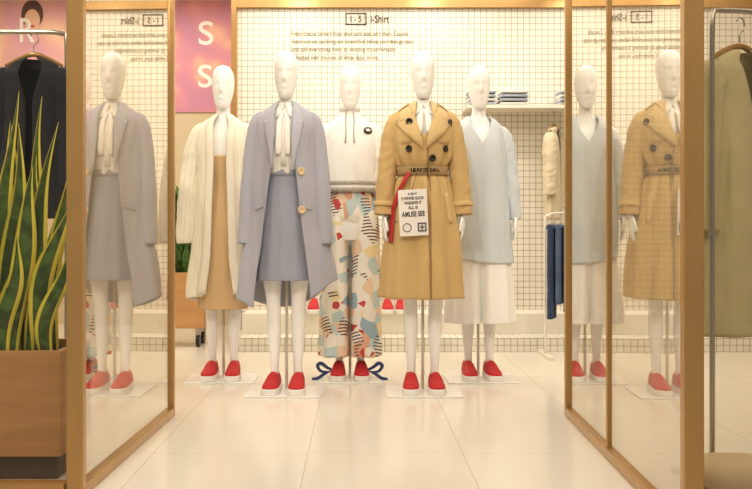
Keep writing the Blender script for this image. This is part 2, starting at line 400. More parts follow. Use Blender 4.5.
disc('poster_hair',qx(32)-cx,qz(14)-cz,.10,.13,M_hair,r,-.0128); disc('poster_face',qx(32)-cx,qz(20)-cz,.07,.10,M_skin,r,-.0132)
disc('poster_lips',qx(32)-cx,qz(26)-cz,.024,.011,M_lip,r,-.0136)

# ---------------------------------------------------------------- mannequin body
def build_body():
    v=[];f=[]
    def rings(R,n=32):
        base=len(v)
        D=R
        for (z,a,b,cx_,cy_) in D:
            for j in range(n):
                t=2*pi*j/n; v.append((cx_+a*math.cos(t),cy_+b*math.sin(t),z))
        for i in range(len(D)-1):
            for j in range(n):
                p=base+i*n+j; q=base+i*n+(j+1)%n; f.append((p,q,q+n,p+n))
        f.append(tuple(base+j for j in range(n))[::-1]); f.append(tuple(base+(len(D)-1)*n+j for j in range(n)))
    def rr(P,m=40): 
        D=cr([(p[0],p[1],p[2],p[3],p[4]) for p in P],m); rings([tuple(d) for d in D])
    rr([(1.558,.012,.014,0,-.050),(1.564,.026,.030,0,-.042),(1.585,.041,.054,0,-.026),(1.62,.052,.074,0,-.010),(1.67,.061,.089,0,.0),(1.725,.0655,.095,0,.006),(1.768,.060,.087,0,.009),(1.798,.045,.065,0,.012),(1.813,.027,.037,0,.013),(1.82,.006,.008,0,.013)],50)
    rr([(.80,.15,.10,0,.0),(.88,.158,.108,0,.0),(.98,.14,.095,0,.0),(1.08,.112,.078,0,.0),(1.14,.105,.074,0,.0),(1.22,.116,.085,0,-.004),(1.32,.130,.10,0,-.008),(1.40,.13,.085,0,0),(1.450,.112,.06,0,.008),(1.485,.076,.050,0,.012),(1.512,.050,.044,0,.012),(1.545,.040,.040,0,.010),(1.60,.037,.041,0,.008),(1.64,.036,.042,0,.006)],70)
    for s in (-1,1):
        rr([(.04,.023,.031,s*.062,.012),(.09,.0225,.027,s*.062,.01),(.16,.025,.030,s*.063,.012),(.30,.036,.041,s*.064,.016),(.38,.038,.042,s*.066,.012),(.48,.039,.041,s*.068,.0),(.62,.055,.060,s*.074,-.002),(.80,.078,.082,s*.08,0),(.90,.06,.07,s*.08,0)],60)
        tube([(s*.062,.045,.04,.022),(s*.063,0,.045,.032),(s*.064,-.06,.04,.030),(s*.065,-.11,.03,.022),(s*.066,-.15,.026,.012)],14,v=v,f=f)
        tube([(s*.09,.008,1.44,.032),(s*.136,.008,1.42,.042),(s*.158,.008,1.36,.039),(s*.178,.008,1.25,.034),(s*.192,.004,1.17,.030),(s*.202,-.006,1.08,.029),(s*.208,-.02,.97,.021),(s*.208,-.024,.945,.020)],20,v=v,f=f)
        b=len(v)
        tube([(s*.208,-.022,.96,.020),(s*.207,-.026,.93,.026),(s*.206,-.030,.90,.032),(s*.205,-.033,.875,.030),(s*.204,-.034,.862,.024)],18,v=v,f=f)
        for q in range(b,len(v)): v[q]=Vector((s*.207+(v[q][0]-s*.207)*.5,(v[q][1]+.03)*1.15-.03,v[q][2]))
        for k,(dy,ln) in enumerate([(-.030,.072),(-.010,.082),(.010,.077),(.029,.060)]):
            y=-.034+dy
            tube([(s*.204,y,.875,.0085),(s*.203,y-.002,.875-ln*.4,.0083),(s*.198,y-.004,.875-ln*.75,.0076),(s*.190,y-.005,.875-ln,.0055)],10,v=v,f=f)
        tube([(s*.205,-.05,.93,.010),(s*.201,-.069,.905,.0100),(s*.194,-.078,.875,.009),(s*.188,-.080,.85,.006)],10,v=v,f=f)
    me=bpy.data.meshes.new('b'); me.from_pydata([tuple(q) for q in v],[],f); me.update()
    o=bpy.data.objects.new('b',me); COL.objects.link(o)
    rm=o.modifiers.new('r','REMESH'); rm.mode='VOXEL'; rm.voxel_size=.0050; rm.use_smooth_shade=True
    sm=o.modifiers.new('s','SMOOTH'); sm.iterations=5; sm.factor=.5
    bpy.context.view_layer.update(); dg=bpy.context.evaluated_depsgraph_get()
    out=bpy.data.meshes.new_from_object(o.evaluated_get(dg)); bpy.data.objects.remove(o)
    for q in out.vertices:
        c=q.co
        if c.z>1.56 and c.y<-.01:
            def g(x0,z0,sx,sz): return math.exp(-((c.x-x0)/sx)**2-((c.z-z0)/sz)**2)
            d=0
            d+= .011*g(0,1.660,.010,.015)+.007*g(0,1.685,.008,.024)
            d-= .0045*(g(.025,1.695,.016,.013)+g(-.025,1.695,.016,.013))
            d+= .002*(g(.025,1.692,.009,.005)+g(-.025,1.692,.009,.005))
            d+= .0035*g(0,1.622,.013,.005)+.003*g(0,1.612,.011,.005)-.002*g(0,1.602,.018,.006)
            c.y-=d
        if 1.64<c.z<1.73 and abs(c.x)>.05:
            e=math.exp(-((c.y-.012)/.012)**2-((c.z-1.68)/.022)**2); c.x+=math.copysign(.002*e,c.x)
    for p in out.polygons: p.use_smooth=True
    out.name='mannequin_body'; out.materials.clear(); out.materials.append(M_mann); return out
BODY=build_body()
def build_shoe():
    S=[(-.185,.012,.012),(-.178,.026,.022),(-.16,.037,.030),(-.13,.043,.036),(-.10,.044,.043),(-.07,.042,.054),(-.045,.040,.066),(-.02,.038,.072),(.02,.035,.074),(.05,.033,.076),(.068,.026,.074),(.078,.012,.066)]
    D=cr([(a,b,c) for a,b,c in S],40); n=20; v=[];f=[]
    for y,w,h in D:
        for j in range(n+1):
            a=pi*j/n; v.append((w*math.cos(a),y,.026+h*abs(math.sin(a))**.8))
    N=n+1
    for i in range(len(D)-1):
        for j in range(n): a=i*N+j; f.append((a,a+1,a+1+N,a+N))
    f.append(tuple(range(N))); f.append(tuple((len(D)-1)*N+j for j in range(N))[::-1])
    up=bpy.data.meshes.new('shoe_upper'); up.from_pydata(v,[],f); up.update()
    for p in up.polygons: p.use_smooth=True
    up.materials.append(M_redc)
    v=[];f=[];ring=[]
    for y,w,h in D: ring.append((w+.004,y-.003))
    for y,w,h in D[::-1]: ring.append((-w-.004,y-.003))
    k=len(ring)
    for z in (0,.004,.028,.032):
        s=.985 if z in (0,.032) else 1
        for x,y in ring: v.append((x*s,y*s,z))
    for i in range(3):
        for j in range(k): a=i*k+j; b=i*k+(j+1)%k; f.append((a,b,b+k,a+k))
    f.append(tuple(range(k))[::-1]); f.append(tuple(3*k+j for j in range(k)))
    so=bpy.data.meshes.new('shoe_sole'); so.from_pydata(v,[],f); so.update(); so.materials.append(M_rubber)
    return up,so
UP,SO=build_shoe()
def shoe(parent,x,y,z,rot,top=False,**k):
    o=bpy.data.objects.new('shoe',UP); COL.objects.link(o); o.location=(x,y,z); o.rotation_euler=(0,0,rot)
    if parent: o.parent=parent
    for kk,vv in k.items(): o[kk]=vv
    s=bpy.data.objects.new('sole',SO); COL.objects.link(s); s.parent=o
    return o
def mannequin(X,Y,label,rot=0):
    r=empty('mannequin',(X,Y,0),label,'mannequin',rotz=rot)
    b=bpy.data.objects.new('body',BODY); COL.objects.link(b); b.parent=r; b.location=(0,0,.006)
    for s in (-1,1): shoe(r,s*.065,.0,.0085,s*.03)
    box('base_plate',-.20,.20,-.20,.13,.0005,.008,M_plate,r,bevel=.002)
    cyl('support_pole',(0,.03,.008),.008,.85,M_pole,r)
    return r
def sleeve(name,s,path,m,parent,wr=.06,seed=0,flat=1,thick=.004,n=36,ribs=0,nr=12):
    v=[];f=[];uv=[]
    tube([(s*p[0],p[1],p[2],p[3]) for p in path],n,cap=False,wr=wr,seed=seed+s*3,v=v,f=f,uv=uv,m=60,ribs=ribs,nr=nr)
    return mk(name,v,f,m,parent,uvs=uv,thick=thick)
def button(garm,x,z,r,m,parent,off=.008):
    p=garm.front(x,z,off); p2=garm.front(x+.01,z,off); ang=math.atan2(p2.y-p.y,.01)
    v=[];f=[];n=20
    prof=[(0,-.001),(r*.55,-.001),(r*.75,-.005),(r,-.004),(r,.002),(0,.002)]
    for rr_,yy in prof:
        for j in range(n): v.append((rr_*math.cos(2*pi*j/n),yy,rr_*math.sin(2*pi*j/n)))
    for i in range(len(prof)-1):
        for j in range(n): a=i*n+j; b=i*n+(j+1)%n; f.append((a,b,b+n,a+n))
    return mk('button',v,f,m,parent,loc=p,rot=(0,0,ang))

Yf,Yb=4.83,5.25
# ---- M1 cardigan
m1=mannequin((223-358)/F*Yb,Yb,'white mannequin in long cream ribbed cardigan over tan dress',rot=.02)
dr=Garment([(1.29,.128,.108,-.004),(1.20,.120,.100),(1.12,.114,.096),(1.0,.122,.11),(.85,.130,.128),(.6,.138,.133),(.41,.145,.14)],fold=lambda t,z:.03*math.sin(7*t)*max(0,(1.1-z)),wr=.02)
dr.build('dress',M_tan,m1)
tp=Garment([(1.44,.11,.072,.0),(1.38,.122,.094,-.003),(1.30,.124,.100,-.005),(1.22,.112,.09)],wr=.01)
tp.build('camisole',M_blouse,m1)
cg=Garment([(1.535,.050,.050,.014),(1.515,.074,.066,.01),(1.49,.110,.082,.006),(1.45,.140,.10,.0),(1.38,.150,.122,-.004),(1.25,.153,.130),(1.1,.157,.134),(.9,.168,.142),(.7,.184,.15),(.46,.208,.16)],
  fold=lambda t,z:.04*math.sin(6*t+1)*max(0,min(1,(1.3-z)))+.020*math.sin(44*t)*min(1,(1.54-z)*8),wr=.025,seed=3)
GC=[(1.535,.5),(1.42,.36),(1.25,.32),(1.0,.36),(.7,.38),(.46,.50)]
card=cg.build('cardigan',M_rib,m1,n=440,rows=80,gap=GC,hem=lambda t:.03*math.cos(t),thick=.010)
for s in (-1,1):
    sleeve('sleeve',s,[(.095,.0,1.462,.032),(.132,0,1.432,.048),(.158,-.004,1.36,.053),(.184,-.016,1.22,.051),(.198,-.030,1.08,.051),(.208,-.042,.93,.050),(.212,-.05,.82,.050),(.212,-.05,.79,.044)],M_rib,card,seed=5,wr=.05,n=120,ribs=.045,nr=14)
    v=[];f=[]
    for i,z in enumerate(np.linspace(1.52,.50,40)):
        g=np.interp(-z,[-q[0] for q in GC],[q[1] for q in GC])
        a,b,cy=cg.at(z)
        for j in range(4):
            t=s*(g+(j-1.2)*.09); a_=cg.fold; v.append(Vector(((a+.014)*math.sin(t),cy-(b+.014)*math.cos(t),z)))
    for i in range(39):
        for j in range(3): a=i*4+j; f.append((a,a+1,a+5,a+4))
    mk('front_band',v,f,M_cream,card,thick=.016)
# ---- M2 blue coat
m2=mannequin((286-358)/F*Yf,Yf,'white mannequin in lavender grey open coat and pleated skirt',rot=-.04)
bl=Garment([(1.545,.046,.048,.01),(1.52,.060,.056,.008),(1.49,.09,.07,.004),(1.44,.122,.09,0),(1.35,.134,.115,-.006),(1.25,.130,.11,-.004),(1.14,.120,.095)],fold=lambda t,z:.03*math.sin(14*t)*(1.54-z),wr=.03,seed=9)
blo=bl.build('blouse',M_blouse,m2)
bl.patch('blouse_placket',[(-.012,1.50),(.012,1.50),(.014,1.2),(-.014,1.2)],M_blouse,blo,off=.006)
for k,(s,z) in enumerate([(-1,1.50),(1,1.50)]):
    bl.patch('blouse_collar',[(0,1.535),(s*.038,1.545),(s*.056,1.50),(s*.05,1.45),(s*.02,1.47)],M_blouse,blo,off=.012,thick=.004)
for s in (-1,1):
    v,f=tube([(s*.004,-.085,1.49,.006),(s*.020,-.112,1.44,.012),(s*.022,-.132,1.38,.015),(s*.024,-.138,1.30,.016),(s*.026,-.135,1.26,.010)],14,flat=.35); mk('bow_tail',v,f,M_blouse,blo)
sk=Garment([(1.18,.118,.098),(1.14,.119,.10),(1.0,.138,.122),(.85,.150,.14),(.60,.165,.155)],fold=lambda t,z:.035*(abs(((t*14/pi)%2)-1)-.5)*min(1,(1.2-z)*3),wr=.01)
skt=sk.build('skirt',M_skirtb,m2,n=240); sk.band('waistband',1.185,1.15,.004,M_skirtb,skt)
ct=Garment([(1.55,.053,.053,.016),(1.525,.084,.070,.01),(1.495,.124,.088,.005),(1.455,.158,.104,0),(1.38,.168,.128,-.004),(1.2,.176,.152),(1.0,.194,.168),(.75,.224,.184),(.50,.260,.20)],
  fold=lambda t,z:(.06*math.sin(5*t+.6)+.03*math.sin(9*t))*max(0,min(1,(1.25-z)*1.3)),wr=.022,seed=1)
G2=[(1.55,.55),(1.47,.36),(1.3,.36),(1.15,.40),(.9,.52),(.5,.66)]
coat=ct.build('coat',M_blue,m2,n=160,gap=G2,hem=lambda t:-.06*math.cos(t*2)+.04*math.sin(t),thick=.009)
for s in (-1,1):
    sleeve('sleeve',s,[(.098,0,1.472,.032),(.138,0,1.447,.046),(.162,-.004,1.37,.048),(.182,-.016,1.22,.046),(.194,-.030,1.08,.045),(.200,-.044,.92,.045),(.202,-.05,.79,.047)],M_blue,coat,seed=2,wr=.03)
    ct.patch('lapel',[(s*.048,1.545),(s*.08,1.50),(s*.106,1.445),(s*.078,1.435),(s*.10,1.40),(s*.076,1.28),(s*.056,1.17),(s*.045,1.35)],M_blue2,coat,off=.015,thick=.007)
    ct.patch('pocket_flap',[(s*.10,1.02),(s*.150,1.0),(s*.150,.965),(s*.098,.985)],M_blue,coat,off=.010,thick=.006)
button(ct,.096,1.17,.021,M_btnb,coat,.013); button(ct,.100,.97,.021,M_btnb,coat,.013)
# ---- M3
m3=mannequin((350-358)/F*Yb,Yb,'white mannequin in white sweatshirt and abstract print wide trousers',rot=0)
sw=Garment([(1.60,.048,.052,.006),(1.565,.050,.054,.008),(1.54,.056,.058,.01),(1.515,.077,.067,.008),(1.49,.107,.082,.004),(1.45,.138,.10,0),(1.36,.150,.126,-.004),(1.22,.160,.135),(1.12,.166,.13),(1.085,.166,.13)],fold=lambda t,z:.015*math.sin(8*t+z*12)*(1.5-z),wr=.035,seed=4)
swt=sw.build('sweatshirt',M_knit_w,m3,thick=.006)
sw.band('lace_trim',1.145,1.123,.004,M_lace,swt,thick=.002); sw.band('lace_trim',1.108,1.088,.004,M_lace,swt,thick=.002)
sw.band('collar',1.60,1.555,.005,M_knit_w,swt,thick=.008)
for s in (-1,1):
    sleeve('sleeve',s,[(.09,0,1.462,.032),(.128,0,1.434,.048),(.154,0,1.36,.053),(.176,0,1.22,.050),(.190,-.005,1.08,.046),(.204,-.012,.96,.036)],M_knit_w,swt,seed=7)
    v,f=tube([tuple(sw.front(s*.02,1.555,.012))+(.003,),tuple(sw.front(s*.024,1.50,.010))+(.0035,),tuple(sw.front(s*.022,1.42,.009))+(.0035,),tuple(sw.front(s*.026,1.36,.009))+(.005,)],8); mk('drawstring',v,f,M_cord,swt)
def bd(cx_,cz_,r1,r2): return [(cx_+r1*math.cos(k*pi/12),cz_+r2*math.sin(k*pi/12)) for k in range(24)]
sw.patch('badge',bd(.105,1.435,.026,.022),M_btn,swt,off=.016,cuts=2)
sw.patch('badge_mark',[(.090,1.44),(.105,1.447),(.121,1.438),(.114,1.432),(.097,1.429)],M_let,swt,off=.019,cuts=2)
v=[];f=[]
hp=Garment([(1.12,.118,.092),(1.06,.14,.108),(1.0,.155,.118),(.94,.160,.116),(.88,.140,.09),(.85,.12,.06)],fold=lambda t,z:.02*math.sin(9*t),wr=.01)
D=cr(hp.P,24); n=72
for i,row in enumerate(D):
    for j in range(n): v.append(hp.pt(2*pi*j/n,row))
for i in range(23):
    for j in range(n): a=i*n+j; b=i*n+(j+1)%n; f.append((a,b,b+n,a+n))
for s in (-1,1):
    P=[(1.02,.060,.095),(.96,.072,.112),(.85,.080,.120),(.6,.084,.119),(.35,.087,.118),(.135,.090,.120)]; D=cr(P,64); b0=len(v)
    for i,(z,a,b) in enumerate(D):
        for j in range(60):
            t=2*pi*j/60; fo=1+.06*math.sin(5*t+s+z)*min(1,(1-z)*1.2)*(z<1)+.04*noise.noise(Vector((math.cos(t)*1.5+s*4,math.sin(t)*1.5,z*3)))
            v.append(Vector((s*(.086+.004*min(1,(1.02-z)*5))+a*fo*math.cos(t),b*fo*math.sin(t),z)))
    for i in range(63):
        for j in range(60): a=b0+i*60+j; b=b0+i*60+(j+1)%60; f.append((a,b,b+60,a+60))
mk('trousers',v,f,M_print,m3,thick=.003)
for s in (-1,1):
    v,f=tube([(s*.09,-.07,.055,.004),(s*.13,-.085,.075,.009),(s*.165,-.09,.10,.011),(s*.185,-.09,.085,.010),(s*.165,-.09,.055,.008),(s*.12,-.085,.05,.004)],10,flat=.35); mk('ribbon',v,f,M_navy,m3)
    v,f=tube([(s*.11,-.08,.055,.004),(s*.15,-.11,.04,.009),(s*.18,-.13,.022,.010),(s*.215,-.14,.018,.007)],10,flat=.35); mk('ribbon',v,f,M_navy,m3)
# ---- M4 trench
m4=mannequin((423-358)/F*Yf,Yf,'white mannequin in belted tan trench coat with large paper tag',rot=-.02)
b4=Garment([(1.555,.044,.048,.01),(1.53,.054,.054,.01),(1.50,.085,.066,.005),(1.45,.118,.09,0),(1.36,.13,.108,-.005),(1.22,.115,.10)],wr=.03,seed=12)
b4o=b4.build('blouse',M_blouse,m4)
for s in (-1,1):
    b4.patch('blouse_collar',[(0,1.525),(s*.035,1.56),(s*.060,1.52),(s*.055,1.465),(s*.018,1.49)],M_blouse,b4o,off=.012,thick=.004)
    v,f=tube([(s*.003,-.085,1.50,.006),(s*.02,-.115,1.46,.014),(s*.022,-.135,1.41,.016),(s*.018,-.142,1.375,.008)],14,flat=.35); mk('bow_tail',v,f,M_blouse,b4o)
tr=Garment([(1.55,.056,.058,.016),(1.525,.088,.074,.01),(1.495,.128,.092,.005),(1.455,.158,.108,0),(1.36,.168,.136,-.006),(1.26,.154,.132,-.004),(1.177,.120,.106,0),(1.12,.142,.126),(.98,.176,.152),(.78,.200,.17),(.505,.224,.185)],
  fold=lambda t,z:(.06*math.sin(7*t+.4)+.035*math.sin(12*t+2))*max(0,min(1,(1.17-z)*2.2))+.05*math.sin(13*t)*math.exp(-((z-1.24)/.045)**2)+.05*math.sin(15*t+1)*math.exp(-((z-1.10)/.05)**2),wr=.026,seed=6)
tro=tr.build('trench_coat',M_trench,m4,n=180,gap=[(1.55,.75),(1.47,.42),(1.40,.2),(1.355,.0)],thick=.007)
for s in (-1,1):
    tr.patch('lapel',[(s*.036,1.552),(s*.078,1.538),(s*.122,1.478),(s*.088,1.452),(s*.146,1.425),(s*.088,1.355),(s*.01,1.29),(s*.012,1.345),(s*.050,1.44)],M_trench2,tro,off=.020,thick=.007)
    tr.patch('storm_flap',[(s*.06,1.47),(s*.138,1.462),(s*.150,1.38),(s*.128,1.31),(s*.07,1.32)],M_trench,tro,off=.008,thick=.004)
    sleeve('sleeve',s,[(.098,0,1.473,.032),(.136,0,1.446,.050),(.162,0,1.37,.055),(.184,-.004,1.24,.052),(.199,-.010,1.12,.050),(.207,-.018,1.0,.050),(.210,-.022,.945,.054)],M_trench,tro,seed=8,wr=.06)
    v,f=tube([(s*.2065,-.017,1.015,.056),(s*.208,-.019,.99,.0565)],30,cap=False,m=4); mk('cuff_strap',v,f,M_trench2,tro,thick=.005)
    ev=[];ef=[]
    for i in range(9):
        u=i/8; x=s*(.072+.086*u); z=1.540-.035*u-.034*u*u; w=.020*(1-.15*(1-u)) 
        for y in (-w,0,w): ev.append((x,y,z+ (.003 if y==0 else 0)))
    for i in range(8):
        for j in range(2): a=i*3+j; ef.append((a,a+1,a+4,a+3))
    mk('epaulette',ev,ef,M_trench2,tro,thick=.006)
    tr.patch('pocket_welt',[(s*.105,1.06),(s*.125,1.06),(s*.15,.90),(s*.13,.90)],M_trench2,tro,off=.008,thick=.005)
tr.patch('front_edge',[(.006,1.34),(.014,1.34),(.030,1.2),(.034,.9),(.036,.51),(.026,.51),(.024,.9),(.02,1.2)],M_trenchd,tro,off=.005,thick=.003)
for x,z in [(-.078,1.432),(.138,1.432),(-.080,1.29),(.112,1.29),(.042,1.24)]:
    button(tr,x,z,.019,M_btn,tro,.026 if z>1.4 else .012)
tr.band('belt',1.20,1.155,.012,M_belt,tro,thick=.006)
textlines('belt_lettering',[('NO RULES BUT STYLE NO RULES',-.0,1.178,.235,.022)],M_btn,tro,0,conf=lambda x,z:tr.front(x,z,.024),bold=.05)
tr.patch('red_strap',[(-.090,1.165),(-.070,1.165),(-.118,1.08),(-.152,.98),(-.166,.80),(-.184,.80),(-.172,.98),(-.138,1.08)],M_redr,tro,off=.045,thick=.003)
tgy=tr.front(-.06,.95,.03).y-.014
tg=empty('paper_tag',(-.060,tgy,.955),parent=tro); tg.rotation_euler=(math.radians(-4),math.radians(-3),math.radians(-6))
v=[(-.074,0,.12),(.074,0,.12),(.074,0,-.12),(-.074,0,-.12)]
mk('tag_card',v,[(0,1,2,3)],M_tag,tg,smooth=False,thick=.003)
textlines('lettering',[('in Brief',0,.098,.045,.013),('IS WINTER GOOD',0,.074,.115,.016),('WHENEVER IT',0,.050,.09,.016),('ALL IS',0,.026,.05,.016),('AMUSE SEE',0,-.008,.12,.028)],M_ink,tg,-.003,bold=.03)
boxes('tag_symbols',[(.02,.026,-.004,-.002,-.100,-.055),(.059,.065,-.004,-.002,-.100,-.055),(.026,.059,-.004,-.002,-.061,-.055),(.026,.059,-.004,-.002,-.100,-.094),(.040,.045,-.004,-.002,-.092,-.063),(.030,.055,-.004,-.002,-.080,-.075)],M_ink,tg,bevel=0)
v,f=tube([(-.035+.021*math.cos(a),-.003,-.077+.021*math.sin(a),.002) for a in np.linspace(0,2*pi,14)],6); mk('tag_ring',v,f,M_ink,tg)
tubeobj('tag_string',[(0,-.002,.12,.0015),(.015,.004,.17,.0015),(.03,.016,.215,.0015)],M_ink,tg)
# ---- M5
m5=mannequin((479-358)/F*Yb,Yb,'white mannequin in pale blue V-neck sweater and white culottes',rot=.03)
s5=Garment([(1.525,.068,.060,.014),(1.505,.094,.075,.008),(1.475,.124,.09,.004),(1.435,.146,.105,0),(1.34,.154,.128,-.004),(1.2,.158,.138),(1.0,.172,.145),(.70,.192,.158)],
  fold=lambda t,z:(.045*math.sin(6*t+1)+.02*math.sin(10*t))*max(0,min(1,(1.35-z))),wr=.034,seed=14)
s5o=s5.build('sweater',M_sky,m5,gap=[(1.525,.9),(1.48,.50),(1.44,.32),(1.38,0.08),(1.36,0)],hem=lambda t:-.02*math.cos(t)-.02*math.sin(t)+.09*math.exp(-(math.cos(t)/.10)**2),thick=.005)
for s in (-1,1):
    sleeve('sleeve',s,[(.095,0,1.448,.032),(.132,0,1.416,.046),(.156,0,1.34,.050),(.180,-.010,1.2,.044),(.195,-.020,1.08,.040),(.209,-.026,.925,.033)],M_sky,s5o,seed=11,wr=.08)
def cfold(t,z):
    k=max(0,min(1,(.9-z)*2)); return .05*math.sin(9*t+1)*k-.55*math.exp(-(math.sin(t)/.13)**2)*k*(1 if math.cos(t)>0 else .7)
cu=Garment([(.95,.15,.12),(.80,.165,.135),(.6,.184,.15),(.33,.206,.16)],fold=cfold,wr=.02,seed=15)
cu.build('culottes',M_wpant,m5,n=300)

# ---------------------------------------------------------------- plants
def leafstrip(base,h,w,lean,az,v,f,uv,rows=14,curl=.4,wav=.0,face=0):
    b0=len(v); d=Vector((math.cos(az),math.sin(az),0)); wd=Vector((math.cos(face),math.sin(face),0))
    for i in range(rows+1):
        u=i/rows; p=Vector(base)+Vector((0,0,h*u))+d*(lean*u**1.8)
        if wav: p+=Vector((.012*math.sin(u*7+az*5+base[0]*40),0,0))
        ww=w*(.6+.9*u*(1-u)*1.8)*(1-u**6) if u<1 else 0
        tw=wav*math.sin(u*5+az*3)
        wd2=Matrix.Rotation(tw,3,'Z')@wd; nn=Vector((-wd2.y,wd2.x,0))
        for j in range(5):
            s=(j-2)/2; v.append(p+wd2*ww*s+nn*(abs(s)*ww*curl)); uv.append((j/4,u))
    for i in range(rows):
        for j in range(4): a=b0+i*5+j; f.append((a,a+1,a+6,a+5))
sp=empty('potted_snake_plant',(-1.32,3.28,.0),'snake plant with yellow-edged leaves in wooden planter box','plant')
W0,W1,D0,D1=-.30,.295,-.18,.18
boxes('planter',[(W0,W1,D0,D0+.02,.085,.45),(W0,W1,D1-.02,D1,.085,.45),(W0,W0+.02,D0+.02,D1-.02,.085,.45),(W1-.02,W1,D0+.02,D1-.02,.085,.45),(W0+.02,W1-.02,D0+.02,D1-.02,.085,.10)],M_planter,sp,bevel=.003)
box('planter_base',W0+.02,W1-.02,D0+.03,D1-.02,.001,.084,M_dkbrown,sp)
box('soil',W0+.021,W1-.021,D0+.021,D1-.021,.38,.42,M_soil,sp)
v=[];f=[];uv=[]
for bx,by,h,ln,w in [(.00,-.12,.93,-.03,.042),(.07,-.06,.84,.03,.042),(.11,-.12,.68,.07,.044),(.15,-.08,.84,.09,.038),(.18,-.10,.56,.11,.042),(.21,-.04,.76,.07,.036),(.03,-.14,.60,-.05,.044),(.22,-.12,.40,.08,.036),(.08,-.14,.44,.05,.042),(-.04,-.1,.78,-.10,.040),(.02,-.02,.96,.05,.038),(.13,-.02,.94,.04,.036)]:
    leafstrip((bx,by,.41),h,w*.92,abs(ln)+.01,0 if ln>0 else pi,v,f,uv,wav=.5,face=random.uniform(-.3,.3),curl=.25,rows=20)
for i in range(12):
    bx=random.uniform(-.24,.20); by=random.uniform(-.05,.12); h=random.uniform(.45,.92)
    az=random.choice([0,pi])+random.uniform(-.5,.5); ln=random.uniform(.03,.16)
    if bx>.1 and math.cos(az)>0: ln*=.5
    leafstrip((bx,by,.41),h,random.uniform(.034,.044),ln,az,v,f,uv,wav=.6,face=random.uniform(-.4,.4),curl=.25,rows=18)
mk('foliage',v,f,M_snake,sp,uvs=uv,thick=.002)
pc=empty('planter_cart',(-1.30,6.75,0),'wooden planter box on castors with leafy green plant','plant')
boxes('planter',[(-.17,.17,-.15,-.13,.14,.55),(-.17,.17,.13,.15,.14,.55),(-.17,-.15,-.13,.13,.14,.55),(.15,.17,-.13,.13,.14,.55),(-.15,.15,-.13,.13,.14,.16)],M_planter,pc,bevel=.003)
box('soil',-.149,.149,-.129,.129,.48,.51,M_soil,pc)
for x in (-.12,.12):
    for y in (-.1,.1):
        cyl('castor',(x-.014,y,.045),.045,.028,M_black,pc,axis='x',n=20,bevel=.004)
        box('castor_fork',x-.02,x+.02,y-.012,y+.012,.085,.139,M_chrome,pc)
v=[];f=[];uv=[]
for i in range(170):
    a=random.uniform(0,2*pi); rr_=random.uniform(0,.10); hz=random.uniform(.0,.68)
    leafstrip((rr_*math.cos(a),rr_*math.sin(a),.50+hz*.8),random.uniform(.06,.22),random.uniform(.018,.03),random.uniform(.05,.18),a,v,f,uv,rows=6,face=a+pi/2+random.uniform(-.5,.5))
for i in range(8):
    a=i*.8; tube([(0,0,.5,.004),(.03*math.cos(a),.03*math.sin(a),.75,.003),(.07*math.cos(a),.07*math.sin(a),1.02,.002)],6,v=v,f=f,uv=uv)
mk('foliage',v,f,M_leaf,pc,uvs=uv)

# ---------------------------------------------------------------- racks & hanging clothes
def hanger(parent,z,m,half=.2,y=0):
    v,f=tube([(-half,y,z-.055,.008),(-half*.5,y,z-.02,.010),(0,y,z,.012),(half*.5,y,z-.02,.010),(half,y,z-.055,.008)],10); mk('hanger',v,f,m,parent)
    v,f=tube([(0,y,z,.003),(0,y,z+.04,.003),(.02,y,z+.06,.003),(.018,y,z+.09,.003),(-.004,y,z+.10,.003),(-.018,y,z+.085,.003)],8); mk('hanger_hook',v,f,M_chrome,parent)
def hung(name,label,cat,loc,rot,ztop,zbot,m,half=.2,dep=.07,sl=.6,group=None,seed=0):
    r=empty(name,loc,label,cat,rotz=rot,group=group)
    g=Garment([(ztop+.01,.045,.03),(ztop-.01,.09,.04),(ztop-.04,half*.85,dep*.7),(ztop-.09,half,dep),(ztop-.3,half*.95,dep),(zbot,half*1.1,dep*1.15)],fold=lambda t,z:.10*math.sin(5*t+seed)*min(1,max(0,ztop-z)*2),wr=.04,seed=seed)
    b=g.build('garment_body',m,r,n=90,rows=60,gap=[(ztop+.01,.5),(ztop-.2,.12),(zbot,.15)])
    for s in (-1,1):
        sleeve('sleeve',s,[(half*.75,0,ztop-.05,.03),(half*.95,0,ztop-.10,.055),(half*1.08,0,ztop-.3,.05),(half*1.12,0,ztop-sl,.045)],m,b,seed=seed)
    hanger(r,ztop+.03,M_wood,half*.9)
    return r
def rack(loc,rot,w,h,m,label,base=True,rad=.012):
    r=empty('clothes_rack',loc,label,'clothes rack',rotz=rot)
    v,f=tube([(-w/2,0,.02,rad),(-w/2,0,h*.5,rad),(-w/2,0,h-.06,rad),(-w/2+.02,0,h-.015,rad),(-w/2+.08,0,h,rad),(0,0,h,rad),(w/2-.08,0,h,rad),(w/2-.02,0,h-.015,rad),(w/2,0,h-.06,rad),(w/2,0,h*.5,rad),(w/2,0,.02,rad)],12,m=90)
    mk('rack_frame',v,f,m,r)
    for s in (-1,1): box('rack_foot',s*w/2-.02,s*w/2+.02,-.2,.2,.0,.022,m,r)
    return r
rack((-1.75,4.25,0),0,.75,1.80,M_chrome,'steel clothes rack holding a black coat')
hung('hanging_coat','black coat on wooden hanger on steel rack','coat',(-1.53,4.25,0),0,1.665,.92,M_blackcloth,half=.15,sl=.6)
rack((1.555,3.14,0),.3,.76,1.61,M_chrome,'steel clothes rack holding olive coats by the window',rad=.009)
hung('hanging_coat','long pale olive coat on wooden hanger','coat',(1.345,3.17,0),.45,1.485,.50,M_olive,half=.155,sl=.62,seed=4)
hung('hanging_coat','long pale khaki coat on wooden hanger','coat',(1.74,3.32,0),.9,1.485,.55,M_olive2,half=.12,sl=.62,seed=6)
rack((1.46,6.15,0),0,.36,.98,M_whitemet,'white low rack holding folded jeans by the grid wall',rad=.007)
